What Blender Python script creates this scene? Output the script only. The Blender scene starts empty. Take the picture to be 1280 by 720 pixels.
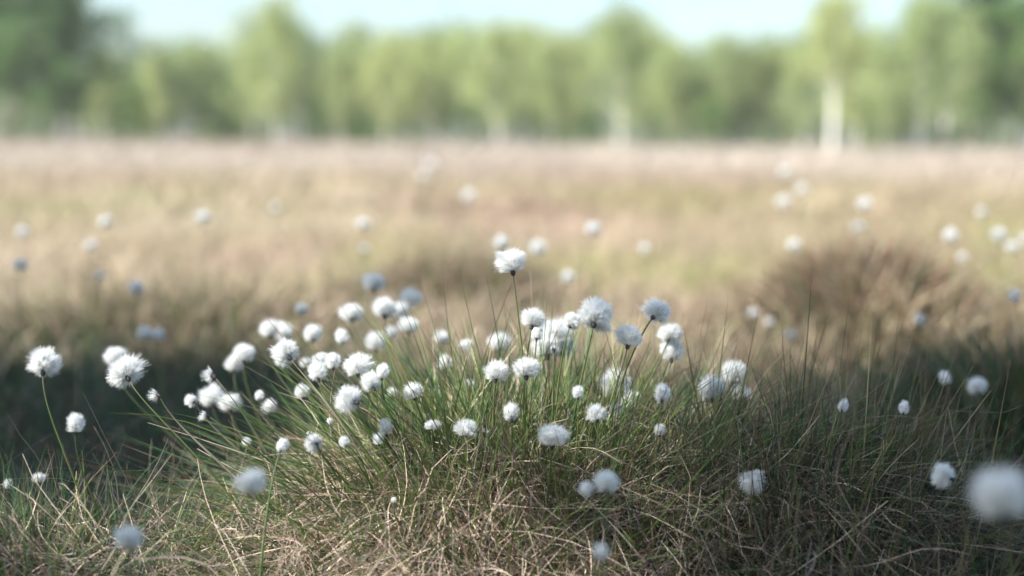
import bpy, math
import numpy as np
from mathutils import Vector, Matrix

scene = bpy.context.scene
col = scene.collection
rng = np.random.default_rng(11)
PI = math.pi

# ------------------------------------------------------------------ camera
FPX = 1778.0                       # focal length in pixels of the 1280 px wide photograph (50 mm)
CAM = np.array([0.0, 0.0, 0.50])
PITCH = math.radians(-6.0)
ROLL = math.radians(0.55)
fwd = np.array([0, math.cos(PITCH), math.sin(PITCH)])
rt0 = np.array([1.0, 0, 0]); up0 = np.cross(rt0, fwd)
rt = rt0*math.cos(ROLL) - up0*math.sin(ROLL)*-1
up = np.cross(rt, fwd)
def at(px, py, d):
    return CAM + rt*((px-640)/FPX*d) + up*(-(py-360)/FPX*d) + fwd*d

cam = bpy.data.cameras.new('camera'); camo = bpy.data.objects.new('camera', cam); col.objects.link(camo)
M = Matrix([[rt[0], up[0], -fwd[0], CAM[0]], [rt[1], up[1], -fwd[1], CAM[1]], [rt[2], up[2], -fwd[2], CAM[2]], [0, 0, 0, 1]])
camo.matrix_world = M
cam.lens = 50; cam.sensor_width = 36; cam.clip_start = 0.02; cam.clip_end = 6000
cam.dof.use_dof = True; cam.dof.focus_distance = 1.40; cam.dof.aperture_fstop = 2.1
cam.dof.aperture_blades = 0
scene.camera = camo

# ------------------------------------------------------------------ light
AZ = np.array([-0.86, -0.51]); AZ = AZ/np.linalg.norm(AZ)
EL = math.radians(42)
SUN = np.array([AZ[0]*math.cos(EL), AZ[1]*math.cos(EL), math.sin(EL)])
ld = bpy.data.lights.new('sun', 'SUN'); ld.energy = 4.3; ld.angle = math.radians(0.53); ld.color = (1.0, 0.94, 0.88)
lo = bpy.data.objects.new('sun', ld); col.objects.link(lo)
lo.rotation_euler = Vector(SUN).to_track_quat('Z', 'Y').to_euler()
w = bpy.data.worlds.new('World'); scene.world = w; w.use_nodes = True
nt = w.node_tree; bg = nt.nodes['Background']; sk = nt.nodes.new('ShaderNodeTexSky')
sk.sky_type = 'NISHITA'; sk.sun_disc = False; sk.sun_elevation = EL
sk.sun_rotation = math.atan2(SUN[0], SUN[1]); sk.air_density = 1.0; sk.dust_density = 1.8; sk.ozone_density = 1.0
tint = nt.nodes.new('ShaderNodeVectorMath'); tint.operation = 'MULTIPLY'; tint.inputs[1].default_value = (.95, .992, 1.0)
nt.links.new(sk.outputs[0], tint.inputs[0]); nt.links.new(tint.outputs[0], bg.inputs[0]); bg.inputs[1].default_value = 0.098
scene.view_settings.view_transform = 'Standard'; scene.view_settings.look = 'None'
scene.view_settings.gamma = 1; scene.view_settings.exposure = 1.42
scene.view_settings.use_curve_mapping = False
c = scene.cycles
c.use_denoising = True; c.use_adaptive_sampling = True; c.adaptive_threshold = 0.02
c.max_bounces = 6; c.diffuse_bounces = 4; c.transmission_bounces = 4; c.transparent_max_bounces = 4
c.sample_clamp_indirect = 6; c.caustics_reflective = False; c.caustics_refractive = False

# ------------------------------------------------------------------ helpers
def tag(o, label=None, cat=None, group=None, kind=None):
    if label: o['label'] = label
    if cat: o['category'] = cat
    if group: o['group'] = group
    if kind: o['kind'] = kind
    return o
def empty(name, loc=(0, 0, 0)):
    o = bpy.data.objects.new(name, None); col.objects.link(o); o.location = loc; o.empty_display_size = .02
    return o
def mesh_np(name, V, F, colr=None, mat=None, smooth=False):
    """V (n,3), F (m,k) faces of k corners, colr (n,3)"""
    me = bpy.data.meshes.new(name)
    V = np.ascontiguousarray(V, dtype=np.float32); F = np.ascontiguousarray(F, dtype=np.int32)
    m, k = F.shape
    me.vertices.add(len(V)); me.vertices.foreach_set('co', V.ravel())
    me.loops.add(m*k); me.loops.foreach_set('vertex_index', F.ravel())
    me.polygons.add(m); me.polygons.foreach_set('loop_start', np.arange(0, m*k, k, dtype=np.int32))
    me.polygons.foreach_set('loop_total', np.full(m, k, dtype=np.int32))
    if smooth: me.polygons.foreach_set('use_smooth', np.ones(m, dtype=bool))
    me.update(calc_edges=True)
    if colr is not None:
        a = me.attributes.new('Col', 'FLOAT_COLOR', 'POINT')
        cc = np.ones((len(V), 4), dtype=np.float32); cc[:, :3] = colr
        a.data.foreach_set('color', cc.ravel())
    if mat: me.materials.append(mat)
    return me
def link(name, me, parent=None):
    o = bpy.data.objects.new(name, me); col.objects.link(o)
    if parent is not None: o.parent = parent
    return o

def _h(ix, iy, s):
    n = (ix*374761393 + iy*668265263 + s*1442695041).astype(np.int64)
    n = (n ^ (n >> 13))*1274126177
    n = n ^ (n >> 16)
    return (n & 0xffff)/65535.0
def vnoise(x, y, s=0):
    x = np.asarray(x, float); y = np.asarray(y, float)
    ix = np.floor(x).astype(np.int64); iy = np.floor(y).astype(np.int64)
    fx = x-ix; fy = y-iy; fx = fx*fx*(3-2*fx); fy = fy*fy*(3-2*fy)
    a = _h(ix, iy, s); b = _h(ix+1, iy, s); c_ = _h(ix, iy+1, s); d = _h(ix+1, iy+1, s)
    return (a*(1-fx)+b*fx)*(1-fy) + (c_*(1-fx)+d*fx)*fy
def fbm(x, y, s=0, o=3):
    t = 0; a = .5; n = 0
    for i in range(o):
        t = t + a*vnoise(x*2**i, y*2**i, s+i*7); n += a; a *= .5
    return t/n

# tussock mounds: x, y, height, radius x, radius y
def wx(px, d): return (px-640)/FPX*d
M1 = (wx(600, 1.42), 1.46, .165, .20, .17)
M2 = (wx(1010, 1.42), 1.46, .150, .22, .18)
M3 = (wx(20, 1.28), 1.32, .095, .15, .13)
M4 = (wx(1095, 3.3), 3.35, .16, .23, .34)
M5 = (wx(210, 3.3), 3.4, .06, .42, .25)
M6 = (wx(570, 3.9), 4.0, .085, .26, .22)
M7 = (wx(1320, 2.1), 2.15, .10, .22, .25)
M8 = (wx(800, 1.4), 1.48, .135, .15, .14)
M9 = (wx(330, 1.25), 1.30, .05, .14, .12)
M10 = (wx(1480, 3.9), 4.0, .14, .35, .3)
MOUNDS = [M1, M2, M3, M4, M5, M6, M7, M8, M9, M10]
def hgt(x, y):
    x = np.asarray(x, float); y = np.asarray(y, float)
    z = np.zeros(np.broadcast(x, y).shape)
    for (mx, my, mh, rx, ry) in MOUNDS:
        q = ((x-mx)/rx)**2 + ((y-my)/ry)**2
        z = z + (mh*np.exp(-q**1.25*.75))**4
    z = z**.25
    r = np.sqrt(x*x+y*y)
    far = np.clip((r-4.2)/3, 0, 1)
    z = z + far*.10*(fbm(x*1.1, y*.9, 5)-.42) + .014*(vnoise(x*9, y*9, 3)-.5) + .025*(vnoise(x*2.5, y*2.5, 9)-.5)
    return z

# ------------------------------------------------------------------ materials
def mat_new(name):
    m = bpy.data.materials.new(name); m.use_nodes = True
    n = m.node_tree; n.nodes.clear()
    out = n.nodes.new('ShaderNodeOutputMaterial')
    return m, n, out
def leafy(name, trans=.35, rough=.5, spec=.25, objrand=0.0, attr=True, base=(.5, .5, .5), huevar=.04):
    m, n, out = mat_new(name)
    if attr:
        a = n.nodes.new('ShaderNodeAttribute'); a.attribute_name = 'Col'; src = a.outputs['Color']
    else:
        a = n.nodes.new('ShaderNodeRGB'); a.outputs[0].default_value = (*base, 1); src = a.outputs[0]
    tc = n.nodes.new('ShaderNodeTexCoord'); ns = n.nodes.new('ShaderNodeTexNoise'); ns.inputs['Scale'].default_value = 60
    n.links.new(tc.outputs['Object'], ns.inputs['Vector'])
    hs = n.nodes.new('ShaderNodeHueSaturation'); n.links.new(src, hs.inputs['Color'])
    mr = n.nodes.new('ShaderNodeMapRange'); mr.inputs[3].default_value = .8; mr.inputs[4].default_value = 1.2
    n.links.new(ns.outputs['Fac'], mr.inputs[0])
    if objrand:
        oi = n.nodes.new('ShaderNodeObjectInfo')
        m1 = n.nodes.new('ShaderNodeMapRange'); m1.inputs[3].default_value = 1-objrand; m1.inputs[4].default_value = 1+objrand
        n.links.new(oi.outputs['Random'], m1.inputs[0])
        mu = n.nodes.new('ShaderNodeMath'); mu.operation = 'MULTIPLY'
        n.links.new(m1.outputs[0], mu.inputs[0]); n.links.new(mr.outputs[0], mu.inputs[1]); n.links.new(mu.outputs[0], hs.inputs['Value'])
        m2 = n.nodes.new('ShaderNodeMapRange'); m2.inputs[3].default_value = .5+huevar*.4; m2.inputs[4].default_value = .5-huevar
        n.links.new(oi.outputs['Random'], m2.inputs[0]); n.links.new(m2.outputs[0], hs.inputs['Hue'])
    else:
        n.links.new(mr.outputs[0], hs.inputs['Value'])
    p = n.nodes.new('ShaderNodeBsdfPrincipled'); p.inputs['Roughness'].default_value = rough; p.inputs['Specular IOR Level'].default_value = spec
    t = n.nodes.new('ShaderNodeBsdfTranslucent'); mx = n.nodes.new('ShaderNodeMixShader'); mx.inputs[0].default_value = trans
    n.links.new(hs.outputs[0], p.inputs['Base Color']); n.links.new(hs.outputs[0], t.inputs['Color'])
    n.links.new(p.outputs[0], mx.inputs[1]); n.links.new(t.outputs[0], mx.inputs[2]); n.links.new(mx.outputs[0], out.inputs[0])
    return m
MAT_GRASS = leafy('grass_blade', .25, .45, .35)
MAT_DRY = leafy('dry_grass', .2, .7, .15)
MAT_LEAF = leafy('leaf', .4, .5, .25, objrand=.14, huevar=.02)
MAT_COTTON = leafy('cotton_fluff', .42, .8, .05, attr=False, base=(.84, .855, .845))
MAT_BRACT = leafy('dark_scale', .05, .6, .3, attr=False, base=(.035, .032, .035))
MAT_STEM = leafy('stem', .05, .45, .35)

def bark(name, light, dark, scale, thresh):
    m, n, out = mat_new(name)
    tc = n.nodes.new('ShaderNodeTexCoord'); mp = n.nodes.new('ShaderNodeMapping'); mp.inputs['Scale'].default_value = (scale*.6, scale*.6, scale*1.6)
    ns = n.nodes.new('ShaderNodeTexNoise'); ns.inputs['Scale'].default_value = 1.0; ns.inputs['Detail'].default_value = 5
    n.links.new(tc.outputs['Object'], mp.inputs[0]); n.links.new(mp.outputs[0], ns.inputs['Vector'])
    cr = n.nodes.new('ShaderNodeValToRGB'); cr.color_ramp.elements[0].position = thresh-.05; cr.color_ramp.elements[1].position = thresh+.03
    cr.color_ramp.elements[0].color = (*dark, 1); cr.color_ramp.elements[1].color = (*light, 1)
    n.links.new(ns.outputs['Fac'], cr.inputs[0])
    p = n.nodes.new('ShaderNodeBsdfPrincipled'); p.inputs['Roughness'].default_value = .75
    n.links.new(cr.outputs[0], p.inputs['Base Color'])
    bp = n.nodes.new('ShaderNodeBump'); bp.inputs['Strength'].default_value = .5; n.links.new(ns.outputs['Fac'], bp.inputs['Height']); n.links.new(bp.outputs[0], p.inputs['Normal'])
    n.links.new(p.outputs[0], out.inputs[0]); return m
MAT_BIRCH = bark('birch_bark', (.78, .76, .72), (.07, .06, .055), 3.0, .40)
MAT_BARK = bark('brown_bark', (.22, .17, .13), (.07, .055, .045), 5.0, .5)

def ground_mat():
    m, n, out = mat_new('moor_ground')
    a = n.nodes.new('ShaderNodeAttribute'); a.attribute_name = 'Col'
    tc = n.nodes.new('ShaderNodeTexCoord'); ns = n.nodes.new('ShaderNodeTexNoise'); ns.inputs['Scale'].default_value = 45; ns.inputs['Detail'].default_value = 7
    n.links.new(tc.outputs['Object'], ns.inputs['Vector'])
    mr = n.nodes.new('ShaderNodeMapRange'); mr.inputs[1].default_value = .3; mr.inputs[2].default_value = .7; mr.inputs[3].default_value = .55; mr.inputs[4].default_value = 1.35
    n.links.new(ns.outputs['Fac'], mr.inputs[0])
    vm = n.nodes.new('ShaderNodeVectorMath'); vm.operation = 'SCALE'
    n.links.new(a.outputs['Color'], vm.inputs[0]); n.links.new(mr.outputs[0], vm.inputs['Scale'])
    p = n.nodes.new('ShaderNodeBsdfPrincipled'); p.inputs['Roughness'].default_value = .95; p.inputs['Specular IOR Level'].default_value = .1
    n.links.new(vm.outputs[0], p.inputs['Base Color'])
    bp = n.nodes.new('ShaderNodeBump'); bp.inputs['Strength'].default_value = .8; bp.inputs['Distance'].default_value = .01
    n.links.new(ns.outputs['Fac'], bp.inputs['Height']); n.links.new(bp.outputs[0], p.inputs['Normal'])
    n.links.new(p.outputs[0], out.inputs[0]); return m

# ------------------------------------------------------------------ colours
TAN = np.array([.44, .365, .255]); PINK = np.array([.45, .345, .27]); STRAW = np.array([.57, .505, .38]); OLIVE = np.array([.36, .34, .17])
GREY = np.array([.27, .235, .20]); GREEN = np.array([.062, .125, .036]); DGREEN = np.array([.022, .055, .026]); YGREEN = np.array([.17, .235, .065])
BROWN = np.array([.13, .085, .06]); RED = np.array([.16, .07, .05]); HEATH = np.array([.115, .080, .062]); PALE = np.array([.50, .445, .375])
def mixc(a, b, t): t = np.asarray(t)[..., None]; return a*(1-t)+b*t
def sst(x, a, b): t = np.clip((x-a)/(b-a), 0, 1); return t*t*(3-2*t)
def field_colour(x, y):
    """dry moor colour by place: tan with pinkish, olive and pale patches"""
    n1 = fbm(x*.55+3, y*.38, 21); n2 = fbm(x*.9+9, y*.6+4, 33); n3 = fbm(x*.10, y*.04, 44)
    cc = mixc(np.broadcast_to(TAN, x.shape+(3,)), PINK, sst(n1, .48, .74))
    cc = mixc(cc, OLIVE, .85*sst(n2, .46, .66)*sst(-y, -30, -9))
    cc = mixc(cc, STRAW, .55*sst(fbm(x*.7+30, y*.5+7, 55), .48, .68))
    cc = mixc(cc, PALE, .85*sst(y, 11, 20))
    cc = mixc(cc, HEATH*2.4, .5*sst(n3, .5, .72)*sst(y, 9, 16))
    return cc

# ------------------------------------------------------------------ ground
def make_ground():
    ys = np.concatenate([np.arange(-4, .6, .2), np.arange(.6, 5, .03), 5*np.exp(np.linspace(0, math.log(3000/5), 150))])
    u = np.linspace(-1, 1, 241)
    us = np.sinh(3.4*u)/np.sinh(3.4)
    wd = 9 + np.clip(ys, 0, None)*1.3
    X = us[None, :]*wd[:, None]; Y = np.repeat(ys[:, None], len(u), 1)
    Z = hgt(X, Y)
    Z = Z*np.clip(1.5-Y/300, 0, 1)
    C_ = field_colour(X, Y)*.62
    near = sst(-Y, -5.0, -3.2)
    shaded_soil = mixc(np.broadcast_to(BROWN*.35, C_.shape), DGREEN, .45*np.ones(X.shape))  # near soil darkened, painting in the shade of gaps between tussocks
    C_ = mixc(C_, shaded_soil, near)
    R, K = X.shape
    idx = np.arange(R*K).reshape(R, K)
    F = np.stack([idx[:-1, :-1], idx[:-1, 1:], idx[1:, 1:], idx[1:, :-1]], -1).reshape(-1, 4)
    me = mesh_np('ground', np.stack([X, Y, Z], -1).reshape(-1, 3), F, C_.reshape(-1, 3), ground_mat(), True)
    tag(link('ground', me), 'uneven moor ground under tussocks and dry grass', kind='structure')
make_ground()

# ------------------------------------------------------------------ blades
def blades(base, dirv, length, width, cb, ct, segs=5, bend=None, wig=0.0, tipw=.12):
    """flat tapering curved strips. bend (n,3) is added as t^2"""
    n = len(base)
    t = np.linspace(0, 1, segs+1)[None, :, None]
    L = length[:, None, None]
    if bend is None: bend = np.zeros((n, 3))
    P = base[:, None, :] + L*(t*dirv[:, None, :] + t*t*bend[:, None, :])
    if wig:
        ph = rng.uniform(0, 2*PI, (n, 1, 3)); fr = rng.uniform(3, 8, (n, 1, 1)); am = rng.uniform(0, wig, (n, 1, 1))
        P = P + L*am*(np.sin(fr*t+ph)-np.sin(ph))
    a = rng.uniform(0, 2*PI, n)
    side = np.stack([np.cos(a), np.sin(a)*.6, rng.normal(0, .25, n)], -1)
    tdir = dirv + bend
    side = side - tdir*((side*tdir).sum(-1)/(tdir*tdir).sum(-1))[:, None]
    side /= np.linalg.norm(side, axis=1)[:, None]+1e-9
    wv = width[:, None, None]*.5*(1-(1-tipw)*t**1.6)
    A = P-side[:, None, :]*wv; B = P+side[:, None, :]*wv
    V = np.stack([A, B], 2).reshape(-1, 3)
    cc = cb[:, None, :]*(1-t**1.5)+ct[:, None, :]*t**1.5
    Cc = np.repeat(cc[:, :, None, :], 2, 2).reshape(-1, 3)
    k = (segs+1)*2
    f0 = np.arange(segs)*2
    F = np.stack([f0, f0+1, f0+3, f0+2], -1)[None]+(np.arange(n)*k)[:, None, None]
    return V, F.reshape(-1, 4), Cc
def join(parts):
    Vs, Fs, Cs = [], [], []; off = 0
    for V, F, C_ in parts:
        Vs.append(V); Fs.append(F+off); Cs.append(C_); off += len(V)
    return np.concatenate(Vs), np.concatenate(Fs), np.concatenate(Cs)
def pick(n, cols, p, var=.18):
    i = rng.choice(len(cols), n, p=np.array(p)/sum(p))
    c_ = np.array(cols)[i]*rng.uniform(1-var, 1+var*1.2, (n, 1))
    return c_
def nrm(v): return v/(np.linalg.norm(v, axis=1)[:, None]+1e-9)

def tuss_green(m, n, spread, lmin, lmax, cols, p, wid=.0013, lean=1.0, redtip=.35, up_=1.0, bias=(0, 0), bendk=.35, stiff=1.0):
    bx = m[0]+np.clip(rng.normal(0, spread, n), -2.1*spread, 2.1*spread)*m[3]; by = m[1]+np.clip(rng.normal(0, spread, n), -2.1*spread, 2.1*spread)*m[4]
    bz = hgt(bx, by)-.01
    rx = (bx-m[0])/m[3]; ry = (by-m[1])/m[4]
    d = np.stack([rx*lean*.62+rng.normal(0, .22, n)+bias[0], ry*lean*.5+rng.normal(0, .22, n)+bias[1], up_*np.ones(n)], -1)
    d = nrm(d)
    L = rng.uniform(lmin, lmax, n)*rng.uniform(.6, 1, n)
    bend = np.stack([d[:, 0]*.35, d[:, 1]*.35, -np.abs(rng.normal(.08, .14, n))-bendk*(d[:, 0]**2+d[:, 1]**2)], -1)+rng.normal(0, .06, (n, 3))
    bend = bend*stiff
    cb = pick(n, cols, p); ct = cb.copy()
    r = rng.random(n) < redtip
    ct[r] = pick(r.sum(), [RED, BROWN*1.3, TAN*.8], [1, 1, .7])
    s = rng.random(n) < .35; cb[s] = mixc(cb[s], YGREEN, .6*np.ones(s.sum()))
    W = rng.uniform(.7, 1.35, n)*wid
    return blades(np.stack([bx, by, bz], -1), d, L, W, cb, ct, 7, bend, .03*stiff)
def tuss_thatch(m, n, spread, cols, p, lmin=.04, lmax=.14, wid=.0009, lift=.22):
    bx = m[0]+np.clip(rng.normal(0, spread, n), -2.1*spread, 2.1*spread)*m[3]; by = m[1]+np.clip(rng.normal(0, spread, n), -2.1*spread, 2.1*spread)*m[4]
    bz = hgt(bx, by)+rng.uniform(-.005, .02, n)
    a = np.arctan2(by-m[1], bx-m[0])+rng.normal(0, 1.0, n)
    el = rng.normal(lift, .45, n)
    d = np.stack([np.cos(a)*np.cos(el), np.sin(a)*np.cos(el), np.sin(el)], -1)
    L = rng.uniform(lmin, lmax, n)
    bend = rng.normal(0, .30, (n, 3)); bend[:, 2] -= np.abs(rng.normal(.45, .3, n))*np.clip(.4+np.sin(el), .1, 1.2)
    cb = pick(n, cols, p, .38)
    W = rng.uniform(.5, 1.5, n)*wid; fl = (rng.random(n) < .08) & (el < .5); W[fl] *= rng.uniform(1.5, 2.2, fl.sum())
    return blades(np.stack([bx, by, bz], -1), d, L, W, cb, cb*rng.uniform(.75, 1.1, (n, 1)), 7, bend, .13, .35)

def tussock(name, label, loc, group, green, dry, extra=None):
    t = empty(name, (loc[0], loc[1], float(hgt(loc[0], loc[1]))))
    tag(t, label, 'tussock', group)
    off = np.array(t.location)
    V, F, C_ = join(green); link('green_blades', mesh_np('green_blades', V-off, F, C_, MAT_GRASS), t)
    V, F, C_ = join(dry); link('dry_thatch', mesh_np('dry_thatch', V-off, F, C_, MAT_DRY), t)
    return t
GT = 'foreground grass tussocks'
DRYC = [TAN*1.1, np.array([.62, .48, .39]), STRAW*1.1, GREY*1.1, BROWN*1.1]
tussock('grass_tussock', 'large sunlit tussock crowded with white cotton heads above bleached thatch', M1, GT,
    [tuss_green(M1, 2300, .6, .08, .19, [GREEN, YGREEN, DGREEN*1.4, GREEN*1.3], [3, 3, 1, 2], wid=.0017),
     tuss_green(M1, 600, .8, .12, .23, [GREEN, YGREEN, GREEN*1.3], [3, 2, 1], lean=1.5, up_=.75, bias=(-.35, 0)),
     tuss_green((M1[0]-.10, M1[1], 0, .12, .12), 700, .8, .14, .27, [GREEN, YGREEN, DGREEN*1.6, GREEN*1.3], [3, 3, 2, 1], wid=.0018, lean=.9, up_=.8, bias=(-.55, -.05), bendk=.15),
     tuss_green((wx(700, 1.42), 1.47, 0, .10, .08), 520, .8, .13, .25, [GREEN*1.2, YGREEN, GREEN], [3, 2, 2], wid=.0017, lean=.4, bias=(.12, 0), stiff=.5),
     tuss_green((wx(680, 1.3), 1.33, 0, .07, .05), 220, .8, .08, .17, [BROWN*1.1, RED, PINK*.5], [2, 2, 1], wid=.0015, lean=.4, stiff=.5),
     tuss_green(M9, 160, .75, .08, .20, [GREEN, YGREEN], [2, 2], up_=.55, bias=(-.55, 0)),
     tuss_green(M8, 1200, .8, .08, .18, [GREEN, YGREEN, DGREEN*1.3], [3, 1.5, 2], wid=.0016, bias=(.15, 0))],
    [tuss_thatch(M1, 10500, .72, DRYC, [2.0, 3.0, 2.4, 1.4, 4.0]), tuss_thatch(M9, 4800, .8, DRYC, [2, 5, 3, 1, 1]), tuss_thatch(M8, 3000, .8, DRYC, [2, 2, 2, 2, 2])])  # brown strands weighted up to paint shade into the thatch gaps
tussock('grass_tussock', 'shaded dark green tussock with wiry red tipped blades and few cotton heads', M2, GT,  # blade and thatch colours darkened to deepen the shade on this tussock
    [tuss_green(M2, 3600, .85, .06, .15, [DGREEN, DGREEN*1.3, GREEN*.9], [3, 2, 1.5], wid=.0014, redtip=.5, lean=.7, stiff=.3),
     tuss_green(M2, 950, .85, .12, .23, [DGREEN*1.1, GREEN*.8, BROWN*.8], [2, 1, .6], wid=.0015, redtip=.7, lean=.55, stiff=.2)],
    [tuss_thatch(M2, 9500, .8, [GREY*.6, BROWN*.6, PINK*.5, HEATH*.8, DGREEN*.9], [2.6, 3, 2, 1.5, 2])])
tussock('grass_tussock', 'small straggly tussock with pale stalks at the foot of a tall lone cotton head', M3, GT,
    [tuss_green(M3, 1500, .85, .07, .18, [GREEN, DGREEN*1.5, YGREEN], [2, 2, 1]),
     tuss_green(M3, 22, .8, .12, .19, [STRAW*.8, YGREEN*1.3], [1, 1], wid=.0014, redtip=.1)],
    [tuss_thatch(M3, 3200, .8, [TAN*.6, GREY*.8, PINK*.7, BROWN, DGREEN*1.2], [1, 2, 1.3, 2.5, 3])])
HG = 'blurred hummocks behind the tussocks'
def hummock(m, label, ng, nd, cols, p, gcols=(DGREEN*1.4, GREEN)):
    tussock('moor_hummock', label, m, HG,
        [tuss_green(m, ng, .65, .08, .2, list(gcols), [1]*len(gcols), wid=.0028, lean=1.0)],
        [tuss_green(m, nd, .70, .07, .2, cols, p, wid=.0042, lean=1.15, redtip=.2)])
hummock(M4, 'rounded brown hummock of dry grass and dark heather behind shaded tussock', 700, 5500, [PINK*.85, np.array([.26, .135, .085]), TAN*.9, BROWN*1.2, DGREEN*1.6, HEATH], [3.0, 3.4, 1.8, 2.6, .8, 1.8])
hummock(M6, 'dusky hummock behind the tallest cotton head of the sunlit tussock', 700, 3000, [BROWN*1.5, TAN*.85, OLIVE*.5, GREY, PINK*.8], [2, 2, 1.5, 1, 1.5])
hummock(M5, 'low tan hummock with arching dry blades above the dark hollow', 500, 2600, [TAN*.9, PINK, HEATH*1.5, OLIVE*.8], [2.2, 2, 1.5, 1])
hummock(M7, 'dark green grass hummock at the edge behind the largest blurred cotton head', 2600, 1500, [DGREEN*1.2, BROWN, GREY*.7], [2, 1, 1], gcols=(DGREEN, DGREEN*1.3))
hummock(M10, 'straw coloured hummock standing beyond the brown heather hummock', 300, 2500, [TAN, PINK, STRAW], [2, 2, 1])

# low grass in the hollows and around the tussocks
def scatter(n, y0, y1, half0, halfk, power=1.0):
    y = y0+(y1-y0)*rng.random(n)**power
    x = rng.uniform(-1, 1, n)*(half0+halfk*np.clip(y, 0, None))
    return x, y
def low_grass():
    n = 26000
    x, y = scatter(n, .3, 3.6, .45, .52)
    b = np.stack([x, y, hgt(x, y)-.01], -1)
    d = nrm(np.stack([rng.normal(0, .5, n), rng.normal(0, .5, n), np.ones(n)], -1))
    g = rng.random(n) < .6
    back = sst(y, 1.8, 2.4)
    cb = np.where(g[:, None], pick(n, [DGREEN*.9, GREEN*.6, DGREEN*1.2], [3, 1, 2]), pick(n, [BROWN*.8, GREY*.5, TAN*.4, HEATH*.8], [2, 1, .8, 2]))  # dark grass colours lowered further to add to the hollow's shade
    L = rng.uniform(.04, .13, n)
    bend = np.stack([d[:, 0]*.5, d[:, 1]*.5, -rng.uniform(.05, .4, n)], -1)
    P1 = blades(b, d, L, rng.uniform(.001, .0022, n)*(1+back), cb, cb*1.15, 4, bend, .05)
    # fallen straw
    m = 9000
    x, y = scatter(m, 1.0, 3.2, .3, .5)
    kk = ~((x > -1.6) & (x < -.30) & (y > 1.1)); x, y = x[kk], y[kk]; m = len(x)
    b = np.stack([x, y, hgt(x, y)+rng.uniform(0, .015, m)], -1)
    a = rng.uniform(0, 2*PI, m); d = np.stack([np.cos(a), np.sin(a), rng.normal(.2, .3, m)], -1)
    cb2 = pick(m, [GREY, TAN*.9, PINK*.8, BROWN], [2, 1.5, 1.5, 2], .25)
    bend = rng.normal(0, .3, (m, 3)); bend[:, 2] -= .3
    P2 = blades(b, d, rng.uniform(.05, .15, m), rng.uniform(.0008, .0018, m), cb2, cb2, 5, bend, .08, .4)
    # behind and beside the camera
    k = 9000
    x = rng.uniform(-3.5, 3.5, k); y = rng.uniform(-2.5, .5, k)
    keep = (np.abs(x) > .35) | (y < -.3); x, y = x[keep], y[keep]; k = len(x)
    b = np.stack([x, y, hgt(x, y)-.01], -1)
    d = nrm(np.stack([rng.normal(0, .4, k), rng.normal(0, .4, k), np.ones(k)], -1))
    cb3 = pick(k, [TAN, PINK, GREEN, OLIVE], [2, 2, 1, 1])
    P3 = blades(b, d, rng.uniform(.05, .15, k), rng.uniform(.002, .004, k), cb3, cb3, 3, np.stack([d[:, 0]*.5, d[:, 1]*.5, -.2*np.ones(k)], -1))
    V, F, C_ = join([P1, P2, P3])
    tag(link('low_grass', mesh_np('low_grass', V, F, C_, MAT_GRASS)), 'short dark grass, deepened with painted shade, and straw in the hollows between tussocks', 'grass', kind='stuff')
low_grass()

def field_grass():
    parts = []
    for (n, y0, y1, h0, hk, pw, l0, l1, w0, seg) in [
            (70000, 2.9, 9.0, .9, .62, 1.15, .07, .20, .0032, 4),
            (60000, 8.6, 30, 1.0, .60, 1.3, .10, .30, .009, 3),
            (42000, 29, 118, 2.0, .60, 1.2, .15, .42, .03, 2)]:
        x, y = scatter(n, y0, y1, h0, hk, pw)
        # gather into tufts
        cl = max(h0*.12, .06*(y0/3))
        gx = np.round(x/cl)*cl+(_h(np.round(x/cl).astype(np.int64), np.round(y/cl).astype(np.int64), 3)-.5)*cl
        gy = np.round(y/cl)*cl+(_h(np.round(x/cl).astype(np.int64), np.round(y/cl).astype(np.int64), 8)-.5)*cl
        k = (rng.random(n) < .6)*rng.uniform(.2, .7, n)
        x = x*(1-k)+gx*k; y = y*(1-k)+gy*k
        hollow = sst(-y, -3.9, -3.3)*sst(-x, .0, .4)
        keep = rng.random(n) > .75*hollow
        x, y = x[keep], y[keep]; n = len(x)
        b = np.stack([x, y, hgt(x, y)-.02], -1)
        d = nrm(np.stack([rng.normal(.05, .33, n), rng.normal(0, .3, n), np.ones(n)], -1))
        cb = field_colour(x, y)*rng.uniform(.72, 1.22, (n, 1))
        th = _h(np.round(x/cl/1.5).astype(np.int64), np.round(y/cl/2).astype(np.int64), 19)
        cb = cb*(.74+.5*th)[:, None]
        gr = rng.random(n) < .10*sst(-y, -20, -4)
        cb[gr] = pick(gr.sum(), [OLIVE*.8, GREEN*1.6, YGREEN], [2, 1, 1.5])
        dk = rng.random(n) < .07
        cb[dk] = pick(dk.sum(), [BROWN*1.4, HEATH*1.5], [1, 1])
        L = rng.uniform(l0, l1, n)*(0.6+.8*fbm(x*1.3, y*1.1, 77))
        bend = np.stack([d[:, 0]*.6, d[:, 1]*.6, -rng.uniform(.05, .45, n)], -1)
        parts.append(blades(b, d, L, rng.uniform(.6, 1.4, n)*w0, cb*.85, cb, seg, bend, .04, .3))
    V, F, C_ = join(parts)
    tag(link('field_grass', mesh_np('field_grass', V, F, C_, MAT_DRY)), 'wide field of dry tan and pinkish moor grass up to the trees', 'grass', kind='stuff')
field_grass()

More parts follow.
